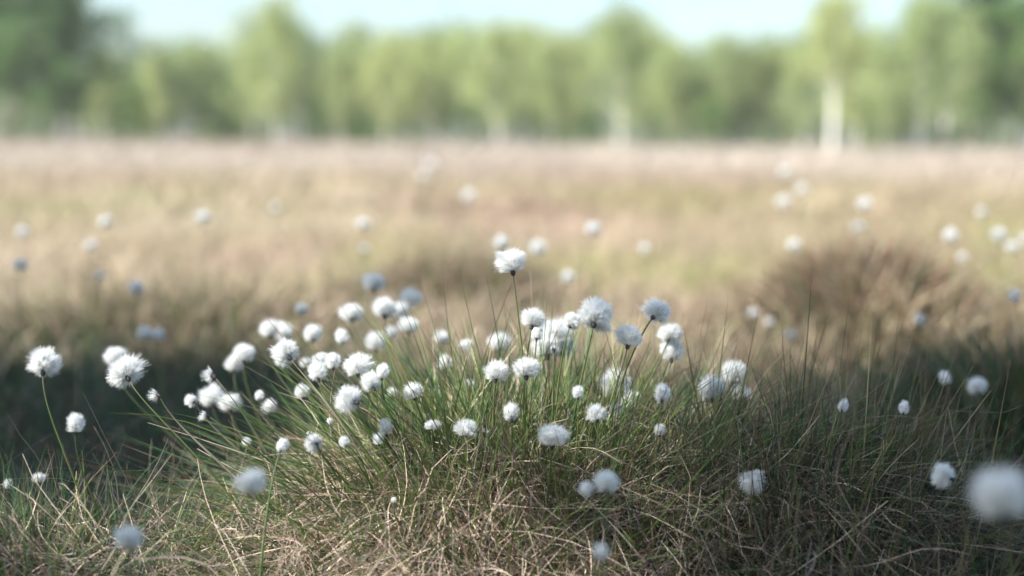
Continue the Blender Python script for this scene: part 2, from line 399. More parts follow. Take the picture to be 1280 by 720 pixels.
# ------------------------------------------------------------------ cotton heads (unit radius, stem meets the head at the origin, axis +Z)
def fibres(E, S0, width, seed_bend=.15, n_seg=3, droop=0.0):
    n = len(E)
    t = np.linspace(0, 1, n_seg+1)[None, :, None]
    ctrl = (S0+E)*.5 + rng.normal(0, seed_bend, (n, 3)); ctrl[:, 2] += .06
    P = (1-t)**2*S0[:, None]+2*t*(1-t)*ctrl[:, None]+t*t*E[:, None]
    P = P.copy(); P[:, :, 2:3] -= droop*t*t
    ax = nrm(rng.normal(0, 1, (n, 3))); dd = nrm(E-S0); side = nrm(np.cross(ax, dd))
    wv = width*(1-.75*t)
    A = P-side[:, None]*wv; B = P+side[:, None]*wv
    V = np.stack([A, B], 2).reshape(-1, 3)
    k = (n_seg+1)*2; f0 = np.arange(n_seg)*2
    F = np.stack([f0, f0+1, f0+3, f0+2], -1)[None]+(np.arange(n)*k)[:, None, None]
    return V, F.reshape(-1, 4), np.ones((len(V), 3))
def icos(sub=3):
    import bmesh
    bm = bmesh.new(); bmesh.ops.create_icosphere(bm, subdivisions=sub, radius=1)
    V = np.array([v.co[:] for v in bm.verts]); F = np.array([[v.index for v in f.verts] for f in bm.faces]); bm.free()
    return V, F
ICOV, ICOF = icos(3)
def head_mesh(kind, seed):
    global rng
    keep = rng; rng = np.random.default_rng(seed)
    n = {'round': 3600, 'spiky': 2600, 'droop': 3200, 'small': 2200, 'tatter': 260, 'bud': 170}[kind]
    u = nrm(rng.normal(0, 1, (n, 3)))
    tc = nrm(rng.normal(0, 1, ({'round': 90, 'spiky': 60, 'droop': 60, 'small': 40, 'tatter': 9, 'bud': 8}[kind], 3)))
    near = tc[np.argmax(u@tc.T, 1)]
    tl = rng.uniform(.82, 1.1, len(tc))[np.argmax(u@tc.T, 1)]
    cl = {'round': .20, 'spiky': .45, 'droop': .3, 'small': .25, 'tatter': .6, 'bud': .5}[kind]
    u = nrm(u*(1-cl)+near*cl+rng.normal(0, .09, (n, 3)))
    if kind == 'round':
        E = u*(tl*rng.uniform(.74, 1.10, n))[:, None]; E[:, 2] = E[:, 2]*.9+.82; cr = .66; cz = .80; sc = (1, 1, .92)
        kx = vnoise(u[:, 0]*2+seed, u[:, 2]*2, seed); E *= (.82+.36*kx)[:, None]
    elif kind == 'spiky':
        E = u*(tl*rng.uniform(.72, 1.22, n))[:, None]; E[:, 2] = E[:, 2]*.8+.62; cr = .56; cz = .60; sc = (1, 1, .82)
    elif kind == 'droop':
        E = u*(tl*rng.uniform(.85, 1.08, n))[:, None]; E[:, 2] = E[:, 2]*.95+.70
        s = np.clip(E[:, 0]+.2, 0, 1); E[:, 2] -= .55*s*(E[:, 2] < .8); cr = .70; cz = .68; sc = (1, .95, .9)
    elif kind == 'small':
        E = u*(tl*rng.uniform(.85, 1.08, n))[:, None]; E[:, 0] *= .85; E[:, 1] *= .85; E[:, 2] = E[:, 2]*1.08+.88; cr = .74; cz = .88; sc = (.85, .85, 1.0)
    elif kind == 'tatter':
        u[:, 0] = -np.abs(u[:, 0])*1.2-.1; u[:, 2] = np.abs(u[:, 2])*.8; E = u*rng.uniform(.5, 1.3, n)[:, None]; E[:, 2] += .45; cr = 0
    else:
        E = u*rng.uniform(.45, .85, n)[:, None]; E[:, 2] = np.abs(E[:, 2])*.9+.75; cr = 0
    wv_ = nrm(np.array([[rng.normal(), rng.normal(), .25]]))[0]
    rr = np.linalg.norm(E-[0, 0, .7], axis=1)
    if kind in ('round', 'spiky', 'small', 'droop'):
        E = E+wv_*(np.clip(rr, .6, 1.3)**2*rng.uniform(0, .30, n)*np.clip((E-[0, 0, .7])@wv_+.4, 0, 1))[:, None]
        E[:, 2] -= .10*np.hypot(E[:, 0], E[:, 1])*rng.random(n)
    zb = -.12 if kind in ('droop', 'spiky') else .04
    E[:, 2] = np.maximum(E[:, 2], zb+rng.uniform(0, .15, n))
    S0 = nrm(E)*.12; S0[:, 2] = np.abs(S0[:, 2])+rng.uniform(.05, .5, n)
    parts = [fibres(E, S0, .017 if kind != 'spiky' else .020, .10)]
    if kind in ('tatter', 'bud'): parts = [fibres(E, S0, .022, .12)]
    # loose stray hairs
    if cr:
        m = n//5
        E2 = nrm(rng.normal(0, 1, (m, 3)))*rng.uniform(1.0, 1.30, m)[:, None]*np.array(sc); E2[:, 2] += cz; E2[:, 2] = np.maximum(E2[:, 2], zb)
        S2 = nrm(E2-[0, 0, cz])*.6+np.array([0, 0, cz])
        parts.append(fibres(E2, S2, .009, .09))
    V, F, _ = join(parts)
    F = np.concatenate([F[:, [0, 1, 2]], F[:, [0, 2, 3]]])
    if cr:
        cv = ICOV*np.array(sc)*cr; nv = 1+.16*(vnoise(ICOV[:, 0]*4+seed, ICOV[:, 2]*4+ICOV[:, 1]*3, seed)-.5)
        cv = cv*nv[:, None]
        tp = np.clip((cv[:, 2]+cr)/(cr*.9), .12, 1)**.6
        cv[:, 0] *= tp; cv[:, 1] *= tp
        cv[:, 2] += cz
        if kind == 'droop':
            s = np.clip(cv[:, 0]+.2, 0, 1); cv[:, 2] -= .5*s*(cv[:, 2] < .8)
        F = np.concatenate([F, ICOF+len(V)]); V = np.concatenate([V, cv])
    me = mesh_np('cotton_tuft', V, F, None, MAT_COTTON)
    rng = keep
    return me
def scale_mesh(kind, seed):
    """dark pointed scales at the base of the head"""
    r = np.random.default_rng(seed)
    V = []; F = []
    n = {'tatter': 30, 'bud': 34, 'small': 26}.get(kind, 16)
    for i in range(n):
        a = i*2.4+r.uniform(-.3, .3)
        big = kind in ('tatter', 'bud')
        zz = r.uniform(0, .75) if big else (r.uniform(0, .12) if (kind != 'small' or i < 14) else r.uniform(.3, 1.2))
        rad = (.30*math.sin(min(1, zz+.25)*PI*.8)+.05) if big else .07+(.0 if zz < .2 else .62)
        ln = r.uniform(.32, .5) if zz < .2 or big else .2
        wd_ = r.uniform(.09, .13) if zz < .2 or big else .05
        flare = r.uniform(.25, .9) if not big else r.uniform(.05, .35)
        if zz >= .2 and not big: flare = .1; rad = .78*math.sin(min(.95, (zz+.25)/1.7)*PI)
        o = np.array([math.cos(a)*rad, math.sin(a)*rad, zz]); out = np.array([math.cos(a), math.sin(a), 0]); tg = np.array([-math.sin(a), math.cos(a), 0])
        dz = np.array([0, 0, 1.0]); dr = out*flare+dz; dr /= np.linalg.norm(dr)
        b = len(V)
        V += [o-tg*wd_*.5, o+tg*wd_*.5, o+dr*ln*.45+tg*wd_*.8+out*.02, o+dr*ln, o+dr*ln*.45-tg*wd_*.8+out*.02]
        F += [(b, b+1, b+2), (b, b+2, b+4), (b+4, b+2, b+3)]
    # solid little receptacle
    iv = ICOV*np.array([.17, .17, .24]) - np.array([0, 0, .06])
    if kind in ('tatter', 'bud'): iv = ICOV*np.array([.32, .32, .75])+np.array([0, 0, .5])
    b = len(V); V = np.concatenate([np.array(V), iv]); F = np.concatenate([np.array(F), ICOF+b])
    return mesh_np('scales', V, F, None, MAT_BRACT)
KINDS = {k: [(head_mesh(k, 100+i*7+len(k)), scale_mesh(k, 300+i)) for i in range(v)] for k, v in dict(round=7, spiky=5, droop=4, small=4, tatter=2, bud=2).items()}

def tube(P, R, cols, sides=6):
    n = len(P); T = nrm(np.gradient(P, axis=0))
    ref = np.array([0, 1.0, 0.1]); A = nrm(np.cross(T, ref)); B = np.cross(T, A)
    an = np.linspace(0, 2*PI, sides, endpoint=False)
    V = P[:, None]+R[:, None, None]*(A[:, None]*np.cos(an)[None, :, None]+B[:, None]*np.sin(an)[None, :, None])
    idx = np.arange(n*sides).reshape(n, sides); nx = np.roll(idx, -1, 1)
    F = np.stack([idx[:-1], nx[:-1], nx[1:], idx[1:]], -1).reshape(-1, 4)
    return V.reshape(-1, 3), F, np.repeat(cols, sides, 0)

G_S = 'cotton grass flowers on the sunlit tussock'; G_F = 'blurred cotton grass flowers out in the field'
G_B = 'softly blurred cotton grass flowers behind the tussock'; G_R = 'cotton grass flowers among the shaded grass'; G_L = 'cotton grass flowers around the dark hollow'
G_N = 'out of focus cotton grass flowers close to the lens'
#FLOWERS
# x, y, diameter (px of the photo), depth m, kind, lean deg, base x px (None: default), group, label
FL = []
def f(x, y, dia, d, kind, ang, bx, g, label): FL.append((x, y, dia, d, kind, ang, bx, g, label))
exec_list = None
# -- tall / sharp ones of the main tussock
f(639,326,34,1.40,'round',-8,664,G_S,'tallest cotton head of the tussock, alone on a long green stem')
f(667,397,29,1.42,'round',12,650,G_S,'round white head with dark foot below the tallest cotton head')
f(671,416,20,1.45,'small',4,655,G_S,'small white head tucked directly under a rounder head below the tallest')
f(715,400,25,1.38,'droop',20,690,G_S,'white head drooping to one side, next to the largest bluish plume')
f(745,393,40,1.39,'droop',14,705,G_S,'largest bluish white plume with ragged hairs hanging under it')
f(787,420,31,1.40,'round',12,735,G_S,'grey white globe on a slanting stem below the highest leaning head')
f(822,389,33,1.43,'spiky',40,745,G_S,'grey shaded head tilted over on the rightmost high stem of tussock')
f(838,416,26,1.52,'round',20,765,G_S,'blurred grey head resting on top of a brighter white one')
f(841,438,29,1.53,'round',10,765,G_S,'bright white blurred head below a grey one on thick slanting stem')
f(696,412,40,1.58,'round',0,670,G_B,'large blurred white head at heart of the dense middle clump')
f(683,432,34,1.56,'round',-5,662,G_B,'blurred white head low in the dense clump, beside a dark bud')
f(702,432,32,1.60,'round',5,680,G_B,'blurred bluish white head at the back of the dense middle clump')
f(692,437,12,1.40,'bud',0,690,G_S,'dark closed bud standing in front of the dense white clump')
f(658,458,32,1.40,'round',0,652,G_S,'plump white head on dark stem just below the dense clump')
f(621,464,28,1.40,'round',8,618,G_S,'white dome with black foot, left neighbour of the plump white head')
f(722,490,18,1.38,'small',-4,718,G_S,'small button like head on a straight brown stem under the clump')
f(638,516,22,1.38,'small',-8,634,G_S,'small cream head with a short brown stem in the tussock middle')
f(691,543,33,1.30,'round',3,684,G_S,'bluish round head low in front of the tussock, over its own stem')
f(745,517,26,1.38,'spiky',-10,735,G_S,'ruffled bluish head with scaly front, beside blurred white blobs')
f(828,492,25,1.38,'small',8,770,G_S,'bluish head with hanging wisp, upper of two on the tussock edge')
f(825,537,16,1.40,'small',0,800,G_S,'tiny bluish head half hidden in green blades at tussock edge')
f(658,512,11,1.47,'bud',-4,655,G_S,'blurred dark bud between green stems behind small cream head')
f(606,541,13,1.38,'bud',10,600,G_S,'dark bud with a white cap beside a tufted white head')
f(583,535,28,1.38,'droop',10,585,G_S,'tufted white head leaning over a dark foot, beside a small bud')
f(516,489,22,1.42,'round',-15,555,G_S,'white head with black foot at the tip of a pale stem')
f(540,531,17,1.36,'spiky',0,548,G_S,'small ragged head with black centre below a white leaning one')
f(556,549,10,1.40,'bud',-20,575,G_S,'tiny pale tuft on the stem beside the ragged black centred head')
f(571,563,10,1.47,'small',0,575,G_S,'tiny blurred white dot low between green stems')
f(434,499,36,1.36,'round',-75,535,G_S,'wide white pompom facing the viewer, its dark eye off centre')
f(463,477,27,1.38,'round',-30,540,G_S,'white head on twin dark stems just above the wide pompom')
f(478,465,18,1.38,'small',5,530,G_S,'small scaly head standing upright beside the twin stemmed head')
f(446,457,31,1.39,'spiky',-10,530,G_S,'spiky white burst with fringed edge above the wide pompom')
f(397,465,25,1.38,'round',-12,500,G_S,'white head pointing down to a black tip, front one of three')
f(402,449,22,1.46,'round',-5,505,G_S,'soft white head behind two sharper ones left of the spiky burst')
f(416,451,22,1.42,'small',-8,512,G_S,'upright white head with dark foot, right one of three together')
f(357,441,33,1.40,'spiky',-45,480,G_S,'big spiky white head leaning outwards at the top of tussock side')
f(377,490,18,1.55,'round',-20,450,G_B,'faint blurred head below the three together, over green blades')
f(324,494,14,1.60,'small',-15,420,G_B,'smaller of two touching blurred white heads above leaning blades')
f(336,509,19,1.60,'round',-15,425,G_B,'larger of two touching blurred white heads above leaning blades')
f(353,557,19,1.32,'small',15,318,G_S,'small white head on a pale straw stem leaning the other way')
f(391,553,24,1.36,'spiky',-80,455,G_S,'ruffled grey head facing forward in front of a brown bud')
f(387,543,11,1.38,'bud',-30,450,G_S,'brownish bud rising just behind a ruffled grey head')
f(430,552,16,1.36,'small',-35,480,G_S,'little scaly head low on the tussock under the wide pompom')
f(412,527,9,1.45,'small',-10,460,G_S,'tiny blurred white speck head between the pompom and ruffled head')
f(482,534,20,1.38,'small',-5,520,G_S,'upper of two joined bluish heads right of the little scaly head')
f(473,549,15,1.37,'small',-10,515,G_S,'lower of two joined bluish heads, with a black foot')
f(308,552,13,1.55,'small',-30,400,G_B,'dim blurred white head deep among leaning green blades')
f(490,490,16,1.62,'round',-5,530,G_B,'faint blurred head behind the right edge of the wide pompom')
f(492,625,7,1.30,'small',0,500,G_S,'tiny white tuft sunk in the bleached thatch')
# -- hollow side
f(55,453,41,1.36,'spiky',-4,118,G_L,'lone spiky white head high over the dark hollow, on a pale stem')
f(95,530,24,1.34,'small',2,138,G_L,'short brush shaped head below the lone spiky one')
f(143,445,25,1.62,'round',-10,330,G_L,'blurred round head touching the spiky one over the hollow')
f(156,465,38,1.38,'spiky',-38,345,G_L,'spread white star head on a long stem reaching over the hollow')
f(197,493,20,1.38,'tatter',-60,370,G_L,'nearly bare dark spikelet with a white wisp, lower one')
f(266,469,22,1.38,'tatter',-50,400,G_L,'nearly bare dark spikelet with a white tail, upper one')
f(258,518,17,1.38,'tatter',-55,405,G_L,'tattered small head beneath two overlapping blurred heads')
f(238,500,18,1.50,'small',-70,380,G_L,'small sharp edged white oval beside overlapping blurred heads')
f(265,496,28,1.66,'round',-10,390,G_L,'left of two overlapping blurred heads at the hollow')
f(287,503,26,1.62,'round',-10,400,G_L,'right of two overlapping blurred heads at the hollow')
f(305,442,24,1.70,'round',0,380,G_L,'upper of a slanted pair of blurred heads at the dark edge')
f(293,455,22,1.72,'round',0,375,G_L,'lower of a slanted pair of blurred heads at the dark edge')
f(182,417,18,2.3,'round',0,200,G_B,'left of two dim bluish heads above the dark hollow')
f(199,419,16,2.3,'small',0,210,G_B,'right of two dim bluish heads above the dark hollow')
f(10,605,14,1.55,'small',0,20,G_L,'dim blurred head in low grass under the lone spiky head')
f(48,597,14,1.58,'round',0,60,G_L,'dim head half hidden by blades at the straggly tussock')
# -- blurred behind the tussock, upper left clump
f(338,411,24,1.85,'round',-5,400,G_B,'left half of a wide double white blur above the spiky head')
f(354,415,22,1.88,'round',0,405,G_B,'right half of a wide double white blur above the spiky head')
f(377,386,15,2.0,'round',0,410,G_B,'small faded head above the double white blur')
f(391,416,25,1.75,'round',-5,440,G_B,'blurred head with a dark dot between double blur and tall clump')
f(440,390,27,1.80,'round',-5,480,G_B,'blurred head with a dark foot left of the brightest blurred clump')
f(428,421,22,1.70,'small',-8,475,G_B,'narrow blurred head with black foot under the dark footed one')
f(468,352,27,1.95,'round',0,490,G_B,'dim blue head on top of the blurred clump')
f(480,383,32,1.70,'round',-5,510,G_B,'brightest head with black eye in the blurred clump')
f(512,371,27,1.95,'round',5,525,G_B,'bluish head at the upper right of the blurred clump')
f(500,386,22,1.9,'round',0,515,G_B,'white blur squeezed between brightest and bluish heads of the clump')
f(511,405,24,1.85,'round',5,520,G_B,'bluish head hanging at lower right of the blurred clump')
f(488,415,18,1.95,'round',0,510,G_B,'faintest head inside the lower part of blurred clump')
f(470,427,24,1.80,'round',0,500,G_B,'pale bluish head at the bottom of the blurred clump')
f(383,453,16,1.75,'round',0,440,G_B,'dull blur showing between spiky head and group of three')
f(553,421,20,1.85,'round',0,560,G_B,'bluish blurred head standing alone left of a white oval')
f(582,431,17,1.65,'small',60,590,G_B,'white blurred oval between two bluish heads')
f(625,426,27,1.80,'round',0,630,G_B,'bluish blurred dome above the white dome with black foot')
f(557,454,19,1.60,'round',0,565,G_B,'blurred white head with thick stem under the lone bluish one')
f(588,480,15,1.60,'round',0,592,G_B,'small blurred white button above the tufted white head')
f(769,480,40,1.56,'round',-5,745,G_B,'large blurred white head low between bluish globe and clump')
f(788,500,25,1.55,'droop',0,760,G_B,'soft tail like head touching the large low blurred one')
f(768,519,32,1.50,'round',0,748,G_B,'bright blurred head beside the ruffled bluish one')
f(785,530,24,1.50,'round',0,765,G_B,'lowest of the bright blurred heads beside green blades')
f(889,484,35,1.50,'round',-6,905,G_R,'left and lower of the three big heads over shaded tussock')
f(917,466,34,1.60,'round',8,915,G_R,'top one of three big heads over the shaded tussock')
f(926,490,24,1.68,'round',8,925,G_R,'dimmest of three big heads, behind the other two')
# -- shaded side
f(940,602,32,1.36,'droop',176,965,G_R,'white head hanging upside down before shaded grass thatch')
f(1054,508,17,1.40,'small',30,1030,G_R,'small bluish head leaning on a thin stem in shaded grass')
f(1130,510,17,1.40,'small',14,1078,G_R,'narrow upright bluish head on a long diagonal stem')
f(1177,594,33,1.28,'round',-70,1235,G_R,'shaded blue white head beside the huge blurred one')
f(1182,473,17,1.75,'small',-10,1215,G_R,'small dim blue head above the shaded blades, left of a paler one')
f(1221,483,23,1.85,'round',0,1235,G_R,'pale blurred head in front of the dark green hummock')
f(1035,553,11,1.6,'small',0,1035,G_R,'faint little head buried in the shaded blades')
f(903,571,12,1.6,'small',0,900,G_R,'faint little head buried beneath the three big heads')
f(759,603,28,1.14,'round',5,752,G_N,'rounder of two soft heads low before the tussock')
f(734,611,20,1.14,'small',-60,742,G_N,'smaller flattened one of two soft heads low before the tussock')
f(314,603,33,1.02,'round',0,300,G_N,'blurred teal ball before the bleached thatch')
f(162,672,32,1.02,'round',0,150,G_N,'blurred teal ball low down by the straggly tussock')
f(752,690,20,.98,'small',0,745,G_N,'dim smudge of a head at the lower edge')
f(1250,618,68,.80,'round',0,1262,G_N,'huge blurred blue white ball close to the lens')
# -- field
f(1150,400,14,2.5,'round',0,1155,G_F,'small blue head against the brown heather hummock')
f(1268,370,16,2.2,'small',-10,1285,G_F,'small dark footed head at the edge beyond heather hummock')
f(989,418,11,2.6,'round',0,990,G_F,'lowest tiny head at the foot of the heather hummock')
f(942,390,12,3.0,'round',0,942,G_F,'upper pale dot left of the heather hummock')
f(962,402,9,3.0,'round',0,962,G_F,'small pale dot just below another left of heather hummock')
f(25,331,16,2.6,'round',0,28,G_F,'bluish head at the edge under a pinkish white one')
f(28,289,15,3.2,'round',0,28,G_F,'pinkish white head above a bluish one at the edge')
f(131,277,15,3.3,'round',0,131,G_F,'pale field head above a similar one, far beyond the hollow')
f(113,306,14,3.1,'round',0,113,G_F,'pale field head under another, far beyond the hollow')
f(125,345,11,2.8,'round',0,125,G_F,'small blue field head beside a larger dark eyed one')
f(170,360,17,2.5,'round',0,172,G_F,'blue field head with a dark eye over the hollow')
f(133,385,8,2.6,'bud',0,134,G_F,'tiny blue dot head straight above the blurred round one')
f(99,401,7,2.6,'bud',0,100,G_F,'tiniest blue dot head over the lone spiky head')
f(254,271,16,3.1,'round',0,254,G_F,'bright lone field head between hollow and far trees')
f(454,279,16,3.2,'round',0,454,G_F,'lone field head high above the blurred clump')
f(345,258,10,4.2,'round',0,345,G_F,'barely visible field head between two bright lone ones')
f(456,310,11,3.4,'round',0,456,G_F,'faint field head straight over the dim blue one')
f(586,245,14,4.4,'round',0,586,G_F,'faint distant field head left above the bright middle one')
f(538,205,12,6.5,'round',0,538,G_F,'farthest faint head close under the tree line, upper')
f(529,220,12,6.0,'round',0,529,G_F,'farthest faint head close under the tree line, lower')
f(627,303,17,2.6,'round',0,627,G_F,'blurred head peeking out behind the tallest cotton head')
f(672,310,18,3.0,'round',0,672,G_F,'dim wide blur beside the tallest cotton head')
f(742,285,17,2.9,'round',0,742,G_F,'bright lone field head right above the big plume')
f(710,346,15,2.8,'round',0,710,G_F,'dim blur between tallest head and bluish plume')
f(806,310,12,3.4,'round',0,806,G_F,'hardly visible blur between bright lone head and grey tilted one')
f(982,215,13,5.2,'round',0,982,G_F,'highest of three dim field heads left below the white trunk')
f(1002,236,14,4.4,'round',0,1002,G_F,'middle of three dim field heads left below the white trunk')
f(978,252,14,4.2,'round',0,978,G_F,'lowest of three dim field heads left below the white trunk')
f(1081,255,16,3.4,'round',0,1081,G_F,'bright head above a dimmer one over the heather hummock')
f(1073,284,14,3.6,'round',0,1073,G_F,'dimmer head right under a bright one over heather hummock')
f(993,306,15,3.3,'round',0,993,G_F,'soft head at upper left shoulder of the heather hummock')
f(1189,295,17,3.1,'round',0,1189,G_F,'bright head at upper right shoulder of the heather hummock')
f(1204,322,12,3.3,'round',0,1204,G_F,'dim head diagonally under the bright shoulder head')
f(1227,265,12,4.0,'round',0,1227,G_F,'dim field head above and between bright ones at the edge')
f(1249,294,16,3.2,'round',0,1249,G_F,'left of a close row of field heads at the edge')
f(1266,308,15,3.1,'round',0,1266,G_F,'lower of a close row of field heads at the edge')
f(1284,298,14,3.1,'round',0,1284,G_F,'cut off head at the very edge beside a close row')

cnt = {}
def flower(x, y, dia, d, kind, ang, bx, g, label):
    hc = at(x, y, d); R = dia*.51/FPX*d
    a = math.radians(ang); tilt = rng.normal(.28, .20)
    if abs(ang) > 120: tilt = -.55
    axis = rt*math.sin(a)+up*math.cos(a)+fwd*(tilt+.45*abs(math.sin(a))); axis /= np.linalg.norm(axis)
    zc = {'round': .82, 'spiky': .6, 'droop': .66, 'small': .88, 'tatter': .45, 'bud': .6}[kind]
    if kind in ('tatter', 'bud'): R *= 1.0
    end = hc-axis*zc*R
    if bx is None: bx = x
    bp = at(bx, 600, d+(rng.uniform(-.03, .06) if d < 2 else 0))
    base = np.array([bp[0], bp[1], 0.0])
    if d < 1.5 and 1.25 < d and 400 < bx < 860:  # gather towards the tussock centre
        base[1] = base[1]*.6+M1[1]*.4
    base[2] = float(hgt(base[0], base[1]))-.01
    L = np.linalg.norm(end-base)
    c1 = base+np.array([0, 0, 1])*L*.25+(end-base)*.18
    ta = axis if abs(ang) < 60 else nrm((axis*.4+np.array([0, 0, 1])+(end-base)/L)[None])[0]
    if abs(ang) > 120: ta = np.array([-.5, 0, 1.0]) 
    c2 = end-ta*L*(.22 if abs(ang) < 120 else -.25)
    n = 16; t = np.linspace(0, 1, n)[:, None]
    P = (1-t)**3*base+3*t*(1-t)**2*c1+3*t*t*(1-t)*c2+t**3*end
    tt = t[:, 0]
    r0 = rng.uniform(.00085, .0012)
    Rr = r0*(1.15-.55*tt)
    sh = rng.uniform(.45, .65); Rr = Rr*(1+.45*np.exp(-((tt-sh)/.05)**2))          # leaf sheath swelling
    gbase = [GREEN*1.15, YGREEN*.9, GREEN*.8, STRAW*.75 if kind != 'round' and x < 400 else GREEN][rng.integers(4)]
    if d < 1.2: gbase = GREEN
    cols = mixc(np.broadcast_to(gbase, (n, 3)), np.array([.07, .075, .04]), sst(tt, .55, 1.0))
    cols = mixc(cols, BROWN*1.5, .6*np.exp(-((tt-sh)/.06)**2))
    root = empty('cotton_grass_flower', base); tag(root, label, 'flower', g)
    V, F, C_ = tube(P-base, Rr, cols)
    link('stem', mesh_np('stem', V, F, C_, MAT_STEM, True), root)
    k = cnt.get(kind, 0); cnt[kind] = k+1
    hm, sm = KINDS[kind][k % len(KINDS[kind])]
    spin = rng.uniform(0, 2*PI)
    if kind == 'tatter': spin = rng.uniform(-.5, .5)
    if kind == 'droop': spin = rng.uniform(-.7, .7)
    q = Vector(axis).to_track_quat('Z', 'Y')
    if kind in ('tatter', 'droop'):
        z = Vector(axis); xx = Vector(rt)-z*Vector(rt).dot(z)
        if xx.length < .2: xx = Vector(up)-z*Vector(up).dot(z)
        xx.normalize(); yy = z.cross(xx)
        q = Matrix((xx, yy, z)).transposed().to_quaternion()
    from mathutils import Quaternion
    q = q @ Quaternion((0, 0, 1), spin)
    j = rng.uniform(.88, 1.1, 3) if d > 1.2 else rng.uniform(.98, 1.06, 3)
    for nm, me, s in (('cotton_tuft', hm, 1.0), ('scales', sm, 1.0)):
        o = link(nm, me, root); o.location = end-base; o.rotation_mode = 'QUATERNION'; o.rotation_quaternion = q
        o.scale = (R*j[0]*s, R*j[1]*s, R*j[2]*s)
for a_ in FL: flower(*a_)

# ------------------------------------------------------------------ trees
def quads(Pc, size, cols):
    n = len(Pc)
    a = nrm(rng.normal(0, 1, (n, 3))); b = nrm(np.cross(a, rng.normal(0, 1, (n, 3))))
    s = size[:, None]
    V = np.stack([Pc-a*s, Pc+b*s*.55, Pc+a*s, Pc-b*s*.55], 1).reshape(-1, 3)
    F = np.arange(n*4).reshape(n, 4)
    return V, F, np.repeat(cols, 4, 0)
BL = np.array([.35, .425, .18]); ML = np.array([.135, .235, .075]); PN = np.array([.05, .10, .045])
def tree_meshes(kind, H, seed):
    """returns (trunk mesh, crown mesh) of a tree H tall standing at the origin"""
    global rng
    keep = rng; rng = np.random.default_rng(seed)
    old = kind == 'oldbirch'; kind = 'birch' if old else kind; birch = kind == 'birch'
    tw = {'birch': .018, 'broad': .022, 'pine': .02, 'bush': .016}[kind]*H
    if old: tw *= 2.6
    elif kind == 'birch': tw *= 1.15
    n = 12; t = np.linspace(0, 1, n)
    ph = rng.uniform(0, 6, 2)
    P = np.stack([.018*H*np.sin(t*4+ph[0])*t, .018*H*np.sin(t*3.3+ph[1])*t, t*H*.96-.1], -1)
    R = tw*(1-.88*t)*.5+.012
    parts = [tube(P, R, np.ones((n, 3)), 9)]
    z0 = {'birch': .20, 'broad': .16, 'pine': .30, 'bush': .02}[kind]
    if old: z0 = .46
    wdt = {'birch': .33, 'broad': .40, 'pine': .20, 'bush': .5}[kind]*H
    nl = {'birch': 26, 'broad': 22, 'pine': 26, 'bush': 14}[kind]
    cent = []
    for i in range(nl):
        f_ = z0*.9+(1-z0*.9)*(i+.5)/nl
        az = i*2.4+rng.uniform(-.5, .5)
        env = math.sin(min(1, max(.06, (1-(f_-z0)/(1-z0)))*.9+.08)*PI*.62)
        ln = wdt*env*rng.uniform(.6, 1.15)
        b0 = np.array([np.interp(f_, t, P[:, k]) for k in range(3)])
        rise = {'birch': .9, 'broad': .7, 'pine': .25, 'bush': 1.0}[kind]
        e = b0+np.array([math.cos(az)*ln, math.sin(az)*ln, ln*rise*rng.uniform(.5, 1.1)])
        mid = (b0+e)/2+np.array([0, 0, ln*.12])
        s = np.linspace(0, 1, 6)[:, None]
        Q = (1-s)**2*b0+2*s*(1-s)*mid+s*s*e
        parts.append(tube(Q, np.linspace(max(.012, tw*.18), .006, 6), np.ones((6, 3)), 5))
        for s_ in np.linspace(.3, 1.05, {'birch': 5, 'broad': 6, 'pine': 4, 'bush': 5}[kind]):
            cpt = b0*(1-s_)+e*s_+rng.normal(0, .035*H, 3)*np.array([1, 1, .8])
            if rng.random() > .2: cent.append(cpt)
    V, F, C_ = join(parts)
    tm = mesh_np('trunk', V, F, C_, MAT_BIRCH if birch else MAT_BARK, True)
    cent = np.array(cent); m = {'birch': 58, 'broad': 80, 'pine': 80, 'bush': 60}[kind]
    sg = {'birch': .042, 'broad': .04, 'pine': .032, 'bush': .07}[kind]*H
    base = {'birch': BL, 'broad': ML, 'pine': PN, 'bush': ML*.8}[kind]
    k = len(cent)
    cc = base[None]*rng.uniform(.72, 1.3, (k, 1))*np.array([1, 1, 1])+np.array([.02, .01, 0])*rng.uniform(-.5, 1, (k, 1))
    L = np.repeat(cent, m, 0)+rng.normal(0, sg, (k*m, 3))*np.array([1, 1, 1.35 if birch else .8])
    Cc = np.clip(np.repeat(cc, m, 0)*rng.uniform(.8, 1.2, (k*m, 1)), 0, 1)
    sz = rng.uniform(.009, .018, k*m)*H
    V, F, C_ = quads(L, sz, Cc)
    cm = mesh_np('crown', V, F, C_, MAT_LEAF)
    rng = keep
    return tm, cm
HT = {'birch': 10, 'oldbirch': 10, 'broad': 10, 'pine': 10, 'bush': 3}
TM = {k: [tree_meshes(k, HT[k], 40+i*13+len(k)) for i in range(v)] for k, v in dict(birch=4, oldbirch=2, broad=3, pine=2, bush=2).items()}
tn = {'birch': 'birch_tree', 'oldbirch': 'birch_tree', 'broad': 'broadleaf_tree', 'pine': 'pine_tree', 'bush': 'bush'}
tcount = {}
def tree(kind, px, top, d, label, group, wide=1.0):
    b = at(px, 175, d); z0 = float(hgt(b[0], b[1]))
    if kind != 'bush' and 200 < px < 1130: top += 16
    topz = CAM[2]+(171-top)/FPX*d
    H = topz-z0
    k = tcount.get(kind, 0); tcount[kind] = k+1
    root = empty(tn[kind], (b[0], b[1], z0-.05)); tag(root, label, 'bush' if kind == 'bush' else 'tree', group)
    tm, cm = TM[kind][k % len(TM[kind])]
    s = H/HT[kind]
    root.rotation_euler = (0, 0, rng.uniform(0, 2*PI)); root.scale = (s*wide, s*wide, s)
    link('trunk', tm, root); link('crown', cm, root)
GTR = 'trees along the far edge of the moor'
